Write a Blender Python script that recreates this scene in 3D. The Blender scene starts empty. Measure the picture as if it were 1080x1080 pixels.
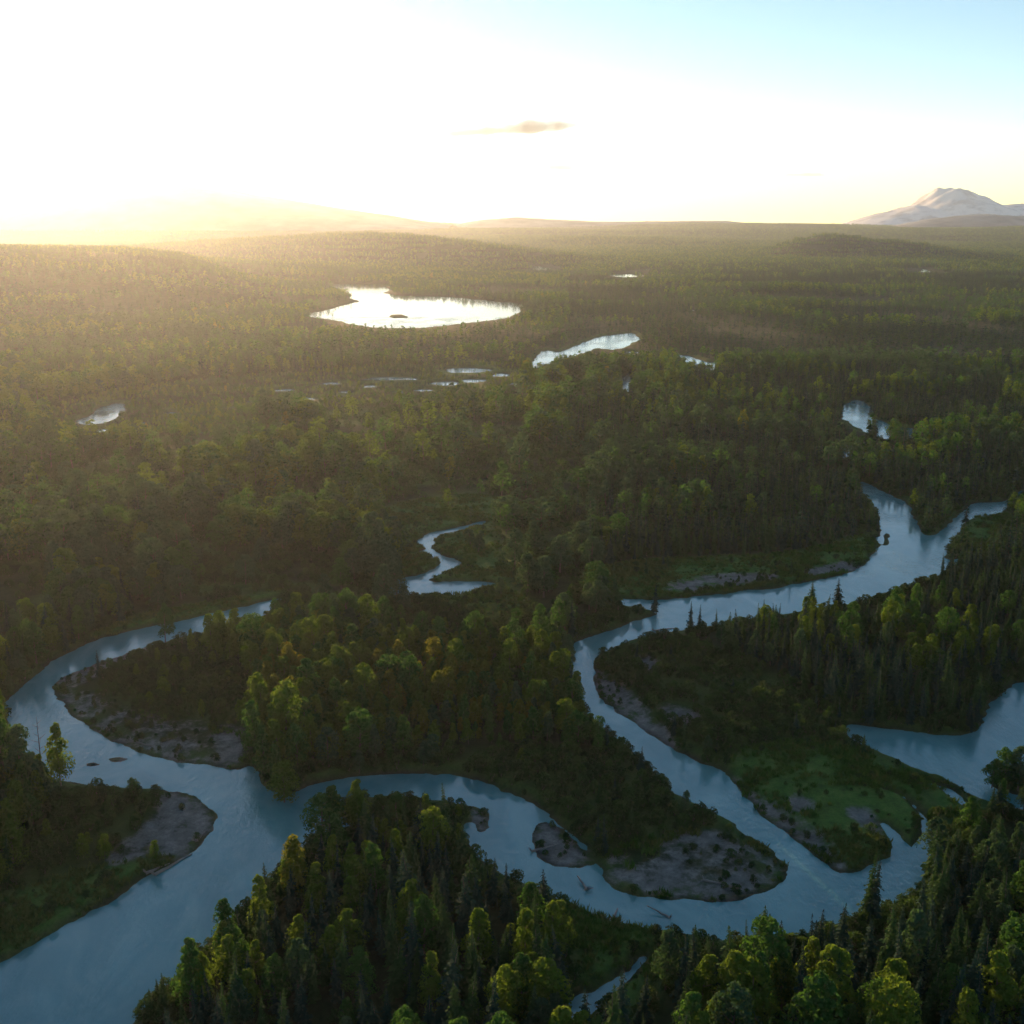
import bpy, math, random
import numpy as np

R = math.radians
random.seed(7)
rng = np.random.default_rng(11)
scene = bpy.context.scene
COL = scene.collection

# ------------------------------------------------------------------ camera, sky, sun, exposure
H = 125.0                      # height of the drone over the river
FPX = 1158.0                   # focal length, in pixels of the 1080 px photograph
PITCH = math.atan(312.0 / FPX)

cam_data = bpy.data.cameras.new('camera')
cam_data.sensor_fit = 'HORIZONTAL'
cam_data.sensor_width = 36.0
cam_data.lens = 36.0 * FPX / 1080.0
cam_data.clip_start = 1.0
cam_data.clip_end = 60000.0
cam = bpy.data.objects.new('camera', cam_data)
cam.location = (0, 0, H)
cam.rotation_euler = (R(90) - PITCH, 0, 0)
COL.objects.link(cam)
scene.camera = cam

SUN_EL = 4.2
SUN_AZ = -21.6                 # degrees, clockwise from the view direction
world = bpy.data.worlds.new('World')
scene.world = world
world.use_nodes = True
wn = world.node_tree.nodes
wl = world.node_tree.links
wn.clear()
sky = wn.new('ShaderNodeTexSky')
sky.sky_type = 'NISHITA'
sky.sun_disc = False
sky.sun_elevation = R(SUN_EL)
sky.sun_rotation = R(SUN_AZ)
sky.altitude = 200.0
sky.air_density = 0.70
sky.dust_density = 0.035
sky.ozone_density = 1.1
bg = wn.new('ShaderNodeBackground')
bg.inputs['Strength'].default_value = 0.115
wo = wn.new('ShaderNodeOutputWorld')
wl.new(sky.outputs[0], bg.inputs[0])
wl.new(bg.outputs[0], wo.inputs[0])

sun_d = bpy.data.lights.new('sun', 'SUN')
sun_d.energy = 4.4
sun_d.angle = R(0.5)
sun_d.color = (1.0, 0.61, 0.30)
sun = bpy.data.objects.new('sun', sun_d)
sun.rotation_euler = (R(90 - SUN_EL), 0, R(180 - SUN_AZ))
COL.objects.link(sun)

vs = scene.view_settings
vs.view_transform = 'Standard'
vs.look = 'None'
vs.gamma = 1.0
vs.exposure = 1.25
scene.render.engine = 'CYCLES'
cy = scene.cycles
cy.max_bounces = 5
cy.diffuse_bounces = 1
cy.glossy_bounces = 2
cy.transmission_bounces = 2
cy.volume_bounces = 2
cy.transparent_max_bounces = 4
cy.use_denoising = True
cy.use_adaptive_sampling = True
cy.adaptive_threshold = 0.03
cy.volume_max_steps = 64
cy.caustics_reflective = False
cy.caustics_refractive = False

HAZE_DENSITY = 3.7e-5
HAZE_TOP = 390.0
FAR = 9600.0

# ------------------------------------------------------------------ photograph -> ground
CP, SP = math.cos(PITCH), math.sin(PITCH)


def ground(pts):
    """points of the photograph (1080 px) -> points on the ground plane z = 0"""
    p = np.asarray(pts, float)
    u = (p[:, 0] - 540.0) / FPX
    v = (540.0 - p[:, 1]) / FPX
    dy = CP + v * SP
    dz = -SP + v * CP
    t = H / np.maximum(-dz, 1e-4)
    return np.stack([u * t, dy * t], 1)


def to_px(x, y, z):
    dz = z - H
    f = y * CP - dz * SP
    return 540 + FPX * x / f, 540 - FPX * (y * SP + dz * CP) / f


# ------------------------------------------------------------------ noise
def vnoise(x, y, seed=0):
    xi = np.floor(x).astype(np.int64)
    yi = np.floor(y).astype(np.int64)
    fx, fy = x - xi, y - yi
    fx = fx * fx * (3 - 2 * fx)
    fy = fy * fy * (3 - 2 * fy)

    def h(a, b):
        n = (a * 374761393 + b * 668265263 + seed * 982451653) & 0xFFFFFFFF
        n = ((n ^ (n >> 13)) * 1274126177) & 0xFFFFFFFF
        return ((n ^ (n >> 16)) & 0xFFFF) / 65535.0
    a = h(xi, yi) * (1 - fx) + h(xi + 1, yi) * fx
    b = h(xi, yi + 1) * (1 - fx) + h(xi + 1, yi + 1) * fx
    return a * (1 - fy) + b * fy


def fbm(x, y, scale, octaves=4, seed=0):
    s, a, t = 0.0, 1.0, 0.0
    x, y = x / scale, y / scale
    for k in range(octaves):
        s = s + a * vnoise(x, y, seed + k)
        t += a
        a *= 0.5
        x, y = x * 2.03 + 5.3, y * 2.03 - 7.1
    return s / t * 2 - 1          # about -1 .. 1


def sstep(a, b, x):
    t = np.clip((x - a) / (b - a), 0, 1)
    return t * t * (3 - 2 * t)


# ------------------------------------------------------------------ the shapes of the water and the open ground
def chaikin(p, n=2):
    p = np.asarray(p, float)
    for _ in range(n):
        q = np.roll(p, -1, 0)
        p = np.stack([p * .75 + q * .25, p * .25 + q * .75], 1).reshape(-1, 2)
    return p


def ell(cx, cy_, rx, ry, n=14):
    a = np.linspace(0, 2 * math.pi, n, endpoint=False)
    return [(cx + rx * math.cos(t) * (1 + .18 * math.sin(3 * t + cx)), cy_ + ry * math.sin(t)) for t in a]


RIVER = [(300, 630), (270, 637), (240, 643), (204, 653), (165, 660), (130, 668), (100, 676), (62, 694), (34, 714), (16, 728),
         (6, 743), (3, 760), (8, 778), (20, 794), (38, 808), (60, 822), (100, 830), (140, 832), (172, 832), (190, 834), (205, 840), (216, 848),
         (224, 858), (226, 866), (222, 876), (215, 885), (208, 896), (195, 903), (180, 912), (165, 920), (150, 928), (135, 938),
         (122, 950), (105, 955), (90, 965), (70, 976), (50, 988), (30, 1000), (10, 1013), (-10, 1025), (-50, 1050), (-100, 1090),
         (-160, 1160), (-220, 1250), (60, 1250), (105, 1160), (128, 1110), (144, 1075), (166, 1048), (190, 1023), (215, 998), (240, 970), (265, 946), (290, 920),
         (312, 900), (330, 886), (345, 877), (372, 869), (370, 864), (342, 862), (333, 857), (350, 846), (375, 842), (400, 840),
         (425, 840), (447, 841), (470, 845), (490, 848), (505, 850), (515, 857), (519, 866), (514, 876), (503, 878), (495, 868),
         (489, 874), (495, 890), (507, 904), (522, 916), (545, 930), (570, 942), (595, 951), (620, 962), (652, 974), (700, 982), (740, 988),
         (790, 994), (850, 985), (900, 968), (950, 950), (972, 932), (978, 915), (981, 900), (983, 880), (981, 867), (972, 855),
         (962, 845), (950, 836), (930, 833), (947, 840), (960, 848), (970, 863), (974, 872), (970, 881), (967, 890), (962, 896),
         (957, 892), (950, 880), (940, 870), (926, 866), (932, 876), (940, 890), (942, 902), (922, 911), (905, 921), (887, 921), (877, 917),
         (862, 902), (837, 885), (817, 872), (801, 862), (800, 851), (785, 839), (772, 822), (760, 810), (745, 806), (730, 801),
         (710, 792), (690, 777), (675, 766), (650, 750), (632, 738), (625, 725), (622, 712), (626, 701), (627, 692), (655, 680), (680, 671), (712, 667),
         (740, 662), (792, 655), (820, 650), (850, 645), (892, 639), (930, 627), (960, 618), (985, 607), (1005, 598), (1024, 592), (1022, 589), (1000, 591),
         (997, 586), (1000, 577), (1007, 565), (1012, 555), (1020, 548), (1035, 546), (1052, 544), (1060, 534), (1083, 522), (1110, 512), (1110, 505), (1080, 515),
         (1062, 526), (1052, 530), (1025, 530), (1015, 539), (1000, 555), (990, 564), (976, 566), (970, 560), (965, 547), (960, 535), (950, 527), (925, 516),
         (910, 506), (904, 508), (907, 520), (920, 528), (927, 542), (929, 555), (925, 575), (920, 590), (905, 602), (860, 614), (810, 621),
         (755, 627), (710, 633), (680, 633), (655, 631), (630, 628), (632, 633), (642, 637), (662, 641), (680, 643), (697, 648), (675, 653), (655, 662),
         (630, 668), (610, 678), (600, 690), (604, 705), (610, 725), (614, 745), (622, 760), (640, 772), (660, 786), (680, 802), (695, 820), (702, 833), (730, 845),
         (750, 855), (772, 868), (782, 877), (800, 887), (812, 897), (825, 909), (832, 918), (825, 929), (800, 945), (775, 953), (750, 953), (725, 948),
         (687, 947), (650, 941), (634, 928), (633, 917), (628, 905), (612, 888), (600, 874), (580, 861), (565, 851), (550, 842), (530, 832), (505, 823),
         (480, 818), (440, 816), (400, 817), (370, 820), (345, 825), (320, 833), (300, 839), (285, 836), (273, 824), (272, 811), (262, 808), (245, 812),
         (215, 809), (180, 802), (150, 795), (125, 787), (108, 779), (92, 768), (80, 756), (66, 744), (56, 733), (62, 716), (80, 708), (100, 701),
         (130, 690), (155, 683), (185, 676), (215, 668), (255, 656), (290, 645)]
POND = [(893, 762), (920, 767), (950, 771), (985, 774), (1010, 776), (1030, 770), (1042, 755), (1050, 735), (1062, 722), (1085, 718), (1140, 725),
        (1150, 800), (1140, 865), (1075, 856), (1050, 851), (1032, 843), (1015, 831), (995, 821), (972, 815), (952, 801), (932, 795), (910, 786), (890, 772)]
SIDE = [(963, 824), (985, 825), (1002, 832), (1014, 840), (1025, 853), (1018, 853), (1007, 843), (997, 837), (984, 829)]
POOL = [(674, 1009), (686, 1008), (676, 1024), (650, 1046), (630, 1064), (610, 1078), (590, 1088), (592, 1066), (612, 1052), (634, 1042), (653, 1032)]
CREEK = [(500, 551), (515, 548), (516, 552), (501, 557), (475, 564), (458, 568), (458, 573), (452, 576), (458, 580), (463, 586), (480, 589), (488, 595),
         (479, 601), (467, 604), (457, 609), (449, 612), (462, 614), (487, 613), (515, 614), (527, 617), (512, 623), (492, 627), (477, 629), (430, 630),
         (405, 627), (413, 616), (425, 609), (442, 607), (455, 603), (466, 597), (468, 592), (460, 590), (453, 587), (440, 583), (451, 579),
         (447, 576), (436, 572), (445, 567), (457, 561), (472, 558)]
REACH_A = [(886, 432), (898, 420), (914, 423), (920, 431), (916, 437), (926, 443), (938, 447), (952, 452), (978, 451), (980, 459), (955, 466), (932, 465), (910, 455), (896, 447), (888, 440)]
REACH_B = [(858, 477), (880, 471), (893, 466), (907, 470), (899, 481), (880, 485), (860, 482)]
REACH_C = [(558, 390), (566, 377), (574, 368), (590, 372), (606, 365), (622, 358), (640, 353), (674, 350), (676, 359), (662, 362), (655, 368), (643, 370), (630, 367), (612, 374), (590, 379), (572, 388)]
REACH_D = [(652, 408), (658, 396), (666, 392), (667, 402), (664, 410), (670, 416), (660, 415)]
REACH_E = [(709, 374), (726, 375), (733, 379), (745, 382), (756, 383), (754, 391), (747, 393), (736, 388), (720, 382)]
WET = [(76, 448), (92, 439), (104, 430), (128, 424), (133, 431), (122, 443), (100, 450)]
LAKE = [(318, 332), (350, 325), (376, 319), (375, 313), (361, 306), (345, 302), (330, 299.5), (426, 298.5), (409, 305), (408, 311), (429, 312), (481, 313), (514, 317),
        (554, 319), (552, 327), (543, 335), (501, 341), (460, 345), (437, 347), (398, 347), (377, 343), (350, 337)]
PONDS = [ell(470, 405, 17, 3), ell(499, 402, 15, 2.6), ell(492, 391, 24, 3.2), ell(415, 400, 32, 2.4), ell(420, 413.5, 8, 2), ell(365, 414, 7, 2),
         ell(325, 421, 10, 2), ell(112, 455, 10, 3), ell(88, 454, 8, 2), ell(111, 481, 8, 1.8), ell(213, 456, 4, 1.6), ell(666, 372, 8, 1.3), ell(270, 424, 9, 1.6), ell(240, 430, 7, 1.6), ell(300, 412, 12, 2), ell(350, 405, 10, 1.8), ell(390, 408, 9, 2),
         ell(445, 412, 11, 1.8), ell(528, 396, 9, 2.4), ell(540, 405, 7, 1.6), ell(180, 436, 8, 1.6), ell(150, 446, 7, 1.6)]
LAKES_FAR = [ell(567, 283, 10, 2.6), ell(662, 291, 19, 1.9), ell(681, 284.5, 4, 1), ell(975, 285.5, 8, 2), ell(760, 326.5, 9, 1.5), ell(732, 327, 3, 1.2), ell(875, 306, 4, 1.2)]
BAR_ISLAND = [(560, 882), (570, 866), (585, 872), (600, 882), (615, 895), (626, 904), (629, 911), (612, 916), (590, 915), (572, 907), (562, 897)]
POND_ISLAND = [(1038, 829), (1055, 815), (1100, 803), (1160, 815), (1160, 843), (1085, 840), (1060, 837)]
ISLETS = [ell(97, 806, 12, 2.6), ell(122, 801, 12, 3), ell(84, 793, 4, 2), ell(935, 569, 2.2, 6), ell(75, 800, 5, 1.6)]
LAKE_ISLAND = ell(420, 333.4, 9, 1.6)

WATERS = [(chaikin(ground(RIVER)), 40.0)]
for p in (POND, SIDE, POOL, CREEK):
    WATERS.append((chaikin(ground(p)), 30.0))
for p in (REACH_A, REACH_B, REACH_C, REACH_D, REACH_E, WET) + tuple(PONDS):
    WATERS.append((chaikin(ground(p), 1), 40.0))
for p in [LAKE] + LAKES_FAR:
    WATERS.append((chaikin(ground(p), 1), 400.0))
ISLANDS = [chaikin(ground(p)) for p in [BAR_ISLAND, POND_ISLAND, LAKE_ISLAND] + ISLETS]


def sdf(x, y, poly, margin):
    """signed distance, positive inside; -margin where far outside"""
    out = np.full(x.shape, -margin)
    lo, hi = poly.min(0) - margin, poly.max(0) + margin
    m = np.nonzero((x > lo[0]) & (x < hi[0]) & (y > lo[1]) & (y < hi[1]))[0]
    if len(m) == 0:
        return out
    px, py = x[m].astype(np.float32), y[m].astype(np.float32)
    d2 = np.full(len(m), 1e12, np.float32)
    ins = np.zeros(len(m), bool)
    a = poly.astype(np.float32)
    b = np.roll(a, -1, 0)
    for (ax, ay), (bx, by) in zip(a, b):
        ex, ey = bx - ax, by - ay
        wx, wy = px - ax, py - ay
        t = np.clip((wx * ex + wy * ey) / (ex * ex + ey * ey + 1e-9), 0, 1)
        dx, dy = wx - ex * t, wy - ey * t
        np.minimum(d2, dx * dx + dy * dy, out=d2)
        if ay != by:
            c = ((ay > py) != (by > py)) & (px < ex * (py - ay) / ey + ax)
            ins ^= c
    d = np.sqrt(d2)
    out[m] = np.where(ins, d, -np.minimum(d, margin))
    return out


def water(x, y):
    w = np.full(x.shape, -400.0)
    for poly, margin in WATERS:
        lo, hi = poly.min(0) - margin, poly.max(0) + margin
        m = np.nonzero((x > lo[0]) & (x < hi[0]) & (y > lo[1]) & (y < hi[1]))[0]
        if len(m):
            s = sdf(x[m], y[m], poly, margin)
            s = np.where(s <= -margin + 1e-6, -400.0, s)
            w[m] = np.maximum(w[m], s)
    for poly in ISLANDS:
        lo, hi = poly.min(0) - 60, poly.max(0) + 60
        m = np.nonzero((x > lo[0]) & (x < hi[0]) & (y > lo[1]) & (y < hi[1]))[0]
        if len(m):
            w[m] = np.minimum(w[m], -sdf(x[m], y[m], poly, 60.0))
    d = np.hypot(x, y)
    amp = np.clip(d / 300.0, .5, 2.2)
    near = np.abs(w) < 20
    n = np.zeros_like(w)
    n[near] = fbm(x[near], y[near], 9.0, 3, 5) * amp[near] * 1.5 + fbm(x[near], y[near], 2.2, 2, 9) * .6
    far = (np.abs(w) < 60) & (d > 800)
    n[far] += fbm(x[far], y[far], 70.0, 3, 15) * np.clip((d[far] - 800) / 1000, 0, 1) * 18
    return w + n


def inside(x, y, pxpoly, soft=0.0):
    """1 inside an outline drawn on the photograph, fading over soft metres"""
    s = sdf(x, y, chaikin(ground(pxpoly)), max(soft, 2.0))
    return np.clip(s / max(soft, .01) + .5, 0, 1) if soft else (s > 0).astype(float)


GRAVEL = [[(54, 735), (66, 716), (110, 733), (140, 752), (200, 762), (262, 768), (275, 800), (245, 815), (200, 812), (160, 803), (120, 790), (95, 775), (70, 752)],
          [(56, 722), (62, 712), (100, 698), (155, 680), (170, 682), (150, 694), (120, 708), (90, 725), (70, 742)],
          [(165, 850), (180, 834), (205, 838), (230, 862), (214, 892), (190, 908), (150, 907), (118, 918), (116, 900), (150, 880)],
          [(556, 882), (570, 862), (600, 878), (634, 911), (612, 920), (572, 912)],
          [(632, 903), (680, 890), (740, 876), (780, 878), (835, 914), (828, 932), (775, 958), (690, 952), (636, 932)],
          [(620, 704), (640, 712), (672, 738), (690, 758), (720, 788), (700, 790), (660, 760), (632, 742)],
          [(672, 690), (700, 700), (690, 716), (672, 706)], [(690, 742), (742, 756), (745, 770), (700, 766)],
          [(766, 812), (800, 838), (840, 862), (890, 900), (890, 923), (860, 902), (835, 888), (800, 862), (784, 842)],
          [(830, 806), (846, 806), (846, 813), (830, 815)], [(826, 842), (855, 842), (858, 862), (830, 866)],
          [(890, 852), (925, 860), (935, 884), (915, 880), (895, 866)],
          [(690, 622), (740, 608), (800, 606), (832, 611), (800, 618), (740, 625), (700, 629)], [(838, 604), (905, 592), (916, 596), (900, 604), (850, 611)],
          [(488, 852), (512, 853), (520, 866), (512, 878), (498, 872)],
          [(85, 804), (110, 804), (135, 798), (135, 806), (98, 811)]]
GRAVEL_SHARE = {0: .62, 1: .8, 4: .72, 8: .8}       # the rest of these bars is overgrown
MEADOW = [[(755, 806), (800, 790), (860, 783), (920, 798), (962, 820), (990, 860), (985, 880), (970, 905), (940, 918), (890, 925), (840, 888), (790, 852)],
          [(370, 548), (420, 533), (500, 522), (535, 530), (522, 560), (532, 590), (545, 628), (570, 645), (520, 655), (440, 636), (405, 604), (428, 585), (400, 562)],
          [(600, 606), (700, 592), (850, 588), (915, 562), (932, 580), (905, 606), (700, 636), (620, 630)],
          [(-60, 965), (60, 930), (170, 902), (200, 902), (120, 956), (0, 1024), (-60, 1060)],
          [(588, 945), (700, 985), (698, 1010), (690, 1060), (640, 1120), (590, 1120), (610, 1040), (600, 990)],
          [(90, 676), (150, 652), (215, 640), (300, 622), (300, 634), (205, 655), (120, 676)],
          [(985, 600), (1030, 585), (1000, 575), (1025, 545), (1080, 545), (1060, 570), (1040, 590), (1000, 606)],
          [(180, 480), (215, 470), (225, 490), (190, 505)], [(480, 556), (560, 600), (520, 612), (470, 606)],
          [(455, 392), (520, 387), (524, 396), (465, 400)], [(960, 818), (1000, 826), (1050, 858), (1020, 880), (985, 862)]]
STRIP = [(868, 766), (892, 772), (915, 786), (935, 794), (975, 812), (1015, 831), (1036, 848), (1016, 848), (1000, 834), (983, 823), (955, 818), (925, 808), (890, 795), (866, 782)]
SHRUB = [STRIP, [(630, 700), (700, 672), (760, 690), (830, 720), (900, 770), (960, 808), (860, 790), (760, 812), (690, 770), (640, 730)],
         [(95, 735), (130, 700), (180, 690), (260, 710), (290, 760), (270, 775), (150, 760)],
         [(400, 640), (470, 630), (560, 640), (590, 670), (560, 690), (470, 690), (410, 680)],
         [(335, 862), (350, 845), (420, 838), (490, 846), (515, 870), (490, 885), (380, 880)],
         [(430, 815), (540, 790), (640, 800), (720, 840), (800, 885), (740, 890), (640, 905), (560, 845)],
         [(70, 815), (110, 812), (190, 834), (170, 860), (110, 912), (20, 960), (0, 950)],
         [(600, 680), (610, 660), (660, 640), (700, 648), (640, 668)]]


def hills(x, y, d, w):
    h = np.zeros_like(x)

    def bump(px, dist, rx, ry, hh):
        cx = (px - 540) / FPX * dist
        q = ((x - cx) / rx) ** 2 + ((y - dist) / ry) ** 2
        return hh * np.exp(-q)
    h += bump(60, 2000, 480, 480, 58) + bump(-300, 2300, 600, 800, 60)
    h += bump(430, 3250, 420, 330, 58) + bump(250, 3400, 500, 420, 40)
    h += bump(865, 3700, 170, 200, 62) + bump(935, 3800, 150, 180, 40) + bump(1050, 3900, 260, 240, 8)
    h += bump(640, 1180, 140, 80, 7)
    h += fbm(x, y, 1300.0, 4, 21) * 34 * sstep(2400, 5500, d)
    h += 60 * sstep(4200, FAR * .97, d)
    h += fbm(x, y, 420.0, 3, 31) * 4 * sstep(1100, 2300, d)
    return np.maximum(h, 0) * sstep(10, 300, -w)


def terrain(x, y, w=None):
    if w is None:
        w = water(x, y)
    d = np.hypot(x, y)
    g = np.zeros_like(x)
    near = (d < 900) & (y > 0)
    for k, p in enumerate(GRAVEL):
        g[near] = np.maximum(g[near], inside(x[near], y[near], p, 6.0) * GRAVEL_SHARE.get(k, 1.0))
    g = g * sstep(-.75, -.05, fbm(x, y, 12.0, 4, 3) + .3)
    land = -w
    hb = 1.5 * (1 - .72 * g)
    z = np.where(w > 0, -np.minimum(w * .22, 1.6) - .02,
                 .02 + hb * sstep(0, 1, land / (2.2 + 7 * g + d * .0015)) + fbm(x, y, 14.0, 3, 17) * .5 * sstep(1, 12, land) * (1 - .6 * g))
    z = z + hills(x, y, d, w)
    return z, w, g


# ------------------------------------------------------------------ helpers
def set_props(o, label=None, category=None, group=None, kind=None):
    if label:
        o['label'] = label
    if category:
        o['category'] = category
    if group:
        o['group'] = group
    if kind:
        o['kind'] = kind
    return o


def mesh_from(name, v, f, mats=(), fmat=None, smooth=False):
    """v (N,3), f (M,k) arrays -> mesh"""
    me = bpy.data.meshes.new(name)
    v = np.ascontiguousarray(v, np.float32)
    f = np.ascontiguousarray(f, np.int32)
    k = f.shape[1]
    me.vertices.add(len(v))
    me.vertices.foreach_set('co', v.ravel())
    me.loops.add(f.size)
    me.loops.foreach_set('vertex_index', f.ravel())
    me.polygons.add(len(f))
    me.polygons.foreach_set('loop_start', np.arange(0, f.size, k, dtype=np.int32))
    me.polygons.foreach_set('loop_total', np.full(len(f), k, np.int32))
    if fmat is not None:
        me.polygons.foreach_set('material_index', np.ascontiguousarray(fmat, np.int32))
    me.polygons.foreach_set('use_smooth', np.full(len(f), smooth))
    for m in mats:
        me.materials.append(m)
    me.update(calc_edges=True)
    me.validate()
    return me


def link(name, me, parent=None):
    o = bpy.data.objects.new(name, me)
    COL.objects.link(o)
    if parent:
        o.parent = parent
    return o


# ------------------------------------------------------------------ materials
def new_mat(name):
    m = bpy.data.materials.new(name)
    m.use_nodes = True
    m.node_tree.nodes.clear()
    return m, m.node_tree.nodes, m.node_tree.links


def foliage(name, c1, c2, trans=.35, tcol=None):
    m, n, l = new_mat(name)
    out = n.new('ShaderNodeOutputMaterial')
    oi = n.new('ShaderNodeObjectInfo')
    tc = n.new('ShaderNodeTexCoord')
    nz = n.new('ShaderNodeTexNoise')
    nz.inputs['Scale'].default_value = .9
    nz.inputs['Detail'].default_value = 3
    l.new(tc.outputs['Object'], nz.inputs['Vector'])
    add = n.new('ShaderNodeMath'); add.operation = 'MULTIPLY_ADD'
    add.inputs[1].default_value = .7
    l.new(oi.outputs['Random'], add.inputs[0])
    sub = n.new('ShaderNodeMath'); sub.operation = 'SUBTRACT'
    sub.inputs[1].default_value = .32
    l.new(nz.outputs['Fac'], sub.inputs[0])
    l.new(sub.outputs[0], add.inputs[2])
    mix = n.new('ShaderNodeMix'); mix.data_type = 'RGBA'
    mix.inputs['A'].default_value = (*c1, 1)
    mix.inputs['B'].default_value = (*c2, 1)
    l.new(add.outputs[0], mix.inputs['Factor'])
    dif = n.new('ShaderNodeBsdfPrincipled')
    dif.inputs['Roughness'].default_value = .9
    dif.inputs['Specular IOR Level'].default_value = .04
    tr = n.new('ShaderNodeBsdfTranslucent')
    l.new(mix.outputs['Result'], dif.inputs['Base Color'])
    t2 = n.new('ShaderNodeMix'); t2.data_type = 'RGBA'; t2.blend_type = 'MULTIPLY'
    t2.inputs['Factor'].default_value = 1
    t2.inputs['B'].default_value = (*(tcol or (1.6, 1.5, .8)), 1)
    l.new(mix.outputs['Result'], t2.inputs['A'])
    l.new(t2.outputs['Result'], tr.inputs['Color'])
    ms = n.new('ShaderNodeMixShader')
    ms.inputs[0].default_value = trans
    l.new(dif.outputs[0], ms.inputs[1])
    l.new(tr.outputs[0], ms.inputs[2])
    l.new(ms.outputs[0], out.inputs['Surface'])
    return m


M_SPRUCE = [foliage('spruce_needles_blue', (.016, .044, .034), (.030, .070, .048), .15),
            foliage('spruce_needles_green', (.026, .066, .024), (.048, .104, .034), .25)]
M_COTTON = [foliage('leaves_mid_green', (.030, .092, .026), (.056, .140, .036), .45),
            foliage('leaves_yellow_green', (.062, .125, .022), (.100, .170, .030), .5),
            foliage('leaves_grey_green', (.034, .084, .046), (.056, .114, .062), .4)]
M_GOLD = foliage('leaves_painted_sunlit_gold', (.085, .120, .022), (.150, .160, .028), .5)  # low sun on the crowns, put into the leaf colour as gold
M_WILLOW = [foliage('willow_leaves', (.030, .072, .024), (.056, .110, .034), .35),
            foliage('alder_leaves', (.026, .058, .024), (.044, .082, .028), .3)]

M_BARK, n, l = new_mat('bark')
out = n.new('ShaderNodeOutputMaterial'); b = n.new('ShaderNodeBsdfPrincipled')
nz = n.new('ShaderNodeTexNoise'); nz.inputs['Scale'].default_value = 2.5; nz.inputs['Detail'].default_value = 5
cr = n.new('ShaderNodeValToRGB')
cr.color_ramp.elements[0].color = (.055, .042, .032, 1); cr.color_ramp.elements[1].color = (.17, .145, .12, 1)
l.new(nz.outputs['Fac'], cr.inputs[0]); l.new(cr.outputs[0], b.inputs['Base Color'])
b.inputs['Roughness'].default_value = .9
l.new(b.outputs[0], out.inputs['Surface'])

M_DRIFT, n, l = new_mat('weathered_driftwood')
out = n.new('ShaderNodeOutputMaterial'); b = n.new('ShaderNodeBsdfPrincipled')
nz = n.new('ShaderNodeTexNoise'); nz.inputs['Scale'].default_value = 3; nz.inputs['Detail'].default_value = 6
cr = n.new('ShaderNodeValToRGB')
cr.color_ramp.elements[0].color = (.12, .10, .085, 1); cr.color_ramp.elements[1].color = (.40, .36, .32, 1)
l.new(nz.outputs['Fac'], cr.inputs[0]); l.new(cr.outputs[0], b.inputs['Base Color'])
b.inputs['Roughness'].default_value = .85
l.new(b.outputs[0], out.inputs['Surface'])

# ground: forest floor, meadow grass, gravel by vertex weights (what lies there), broken up by noise
M_GROUND, n, l = new_mat('valley_ground')
out = n.new('ShaderNodeOutputMaterial'); b = n.new('ShaderNodeBsdfPrincipled')
b.inputs['Roughness'].default_value = .95
b.inputs['Specular IOR Level'].default_value = .15
geo = n.new('ShaderNodeNewGeometry')


def noise(scale, detail=5, rough=.6):
    x = n.new('ShaderNodeTexNoise')
    x.inputs['Scale'].default_value = scale
    x.inputs['Detail'].default_value = detail
    x.inputs['Roughness'].default_value = rough
    l.new(geo.outputs['Position'], x.inputs['Vector'])
    return x.outputs['Fac']


def ramp(fac, stops):
    x = n.new('ShaderNodeValToRGB')
    e = x.color_ramp.elements
    while len(e) < len(stops):
        e.new(.5)
    for k, (p, c) in enumerate(stops):
        e[k].position = p
        e[k].color = (*c, 1) if len(c) == 3 else c
    l.new(fac, x.inputs[0])
    return x.outputs[0]


def mixc(fac, a, c):
    x = n.new('ShaderNodeMix'); x.data_type = 'RGBA'
    l.new(fac, x.inputs['Factor'])
    l.new(a, x.inputs['A']); l.new(c, x.inputs['B'])
    return x.outputs['Result']


floor_c = ramp(noise(.12), [(.3, (.020, .030, .014)), (.55, (.034, .052, .018)), (.75, (.050, .060, .026))])
grass_c = ramp(noise(.35, 10, .8), [(.34, (.028, .072, .018)), (.5, (.066, .155, .026)), (.64, (.115, .180, .048))])
gravel_c = ramp(noise(.22, 12, .8), [(.3, (.070, .070, .064)), (.5, (.165, .165, .15)), (.7, (.33, .325, .30))])
att_m = n.new('ShaderNodeAttribute'); att_m.attribute_name = 'meadow'
att_g = n.new('ShaderNodeAttribute'); att_g.attribute_name = 'gravel'
c = mixc(att_m.outputs['Fac'], floor_c, grass_c)
brk = n.new('ShaderNodeMath'); brk.operation = 'MULTIPLY_ADD'; brk.inputs[1].default_value = 4.2
l.new(noise(.11, 6, .7), brk.inputs[0])
brk.inputs[2].default_value = -2.15
gsum = n.new('ShaderNodeMath'); gsum.operation = 'ADD'; gsum.use_clamp = True
gm = n.new('ShaderNodeMath'); gm.operation = 'MULTIPLY'
l.new(brk.outputs[0], gm.inputs[0]); l.new(att_g.outputs['Fac'], gm.inputs[1])
l.new(gm.outputs[0], gsum.inputs[0]); l.new(att_g.outputs['Fac'], gsum.inputs[1])
gst = n.new('ShaderNodeMapRange'); gst.inputs[1].default_value = .38; gst.inputs[2].default_value = .75
l.new(gsum.outputs[0], gst.inputs[0])
c = mixc(gst.outputs[0], c, gravel_c)
att_w = n.new('ShaderNodeAttribute'); att_w.attribute_name = 'shore'
mud_c = ramp(noise(.8, 6, .7), [(.35, (.022, .019, .015)), (.65, (.060, .050, .038))])
c = mixc(att_w.outputs['Fac'], c, mud_c)
l.new(c, b.inputs['Base Color'])
bm_ = n.new('ShaderNodeBump'); bm_.inputs['Strength'].default_value = .9; bm_.inputs['Distance'].default_value = .5
l.new(noise(.9, 8, .7), bm_.inputs['Height'])
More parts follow.
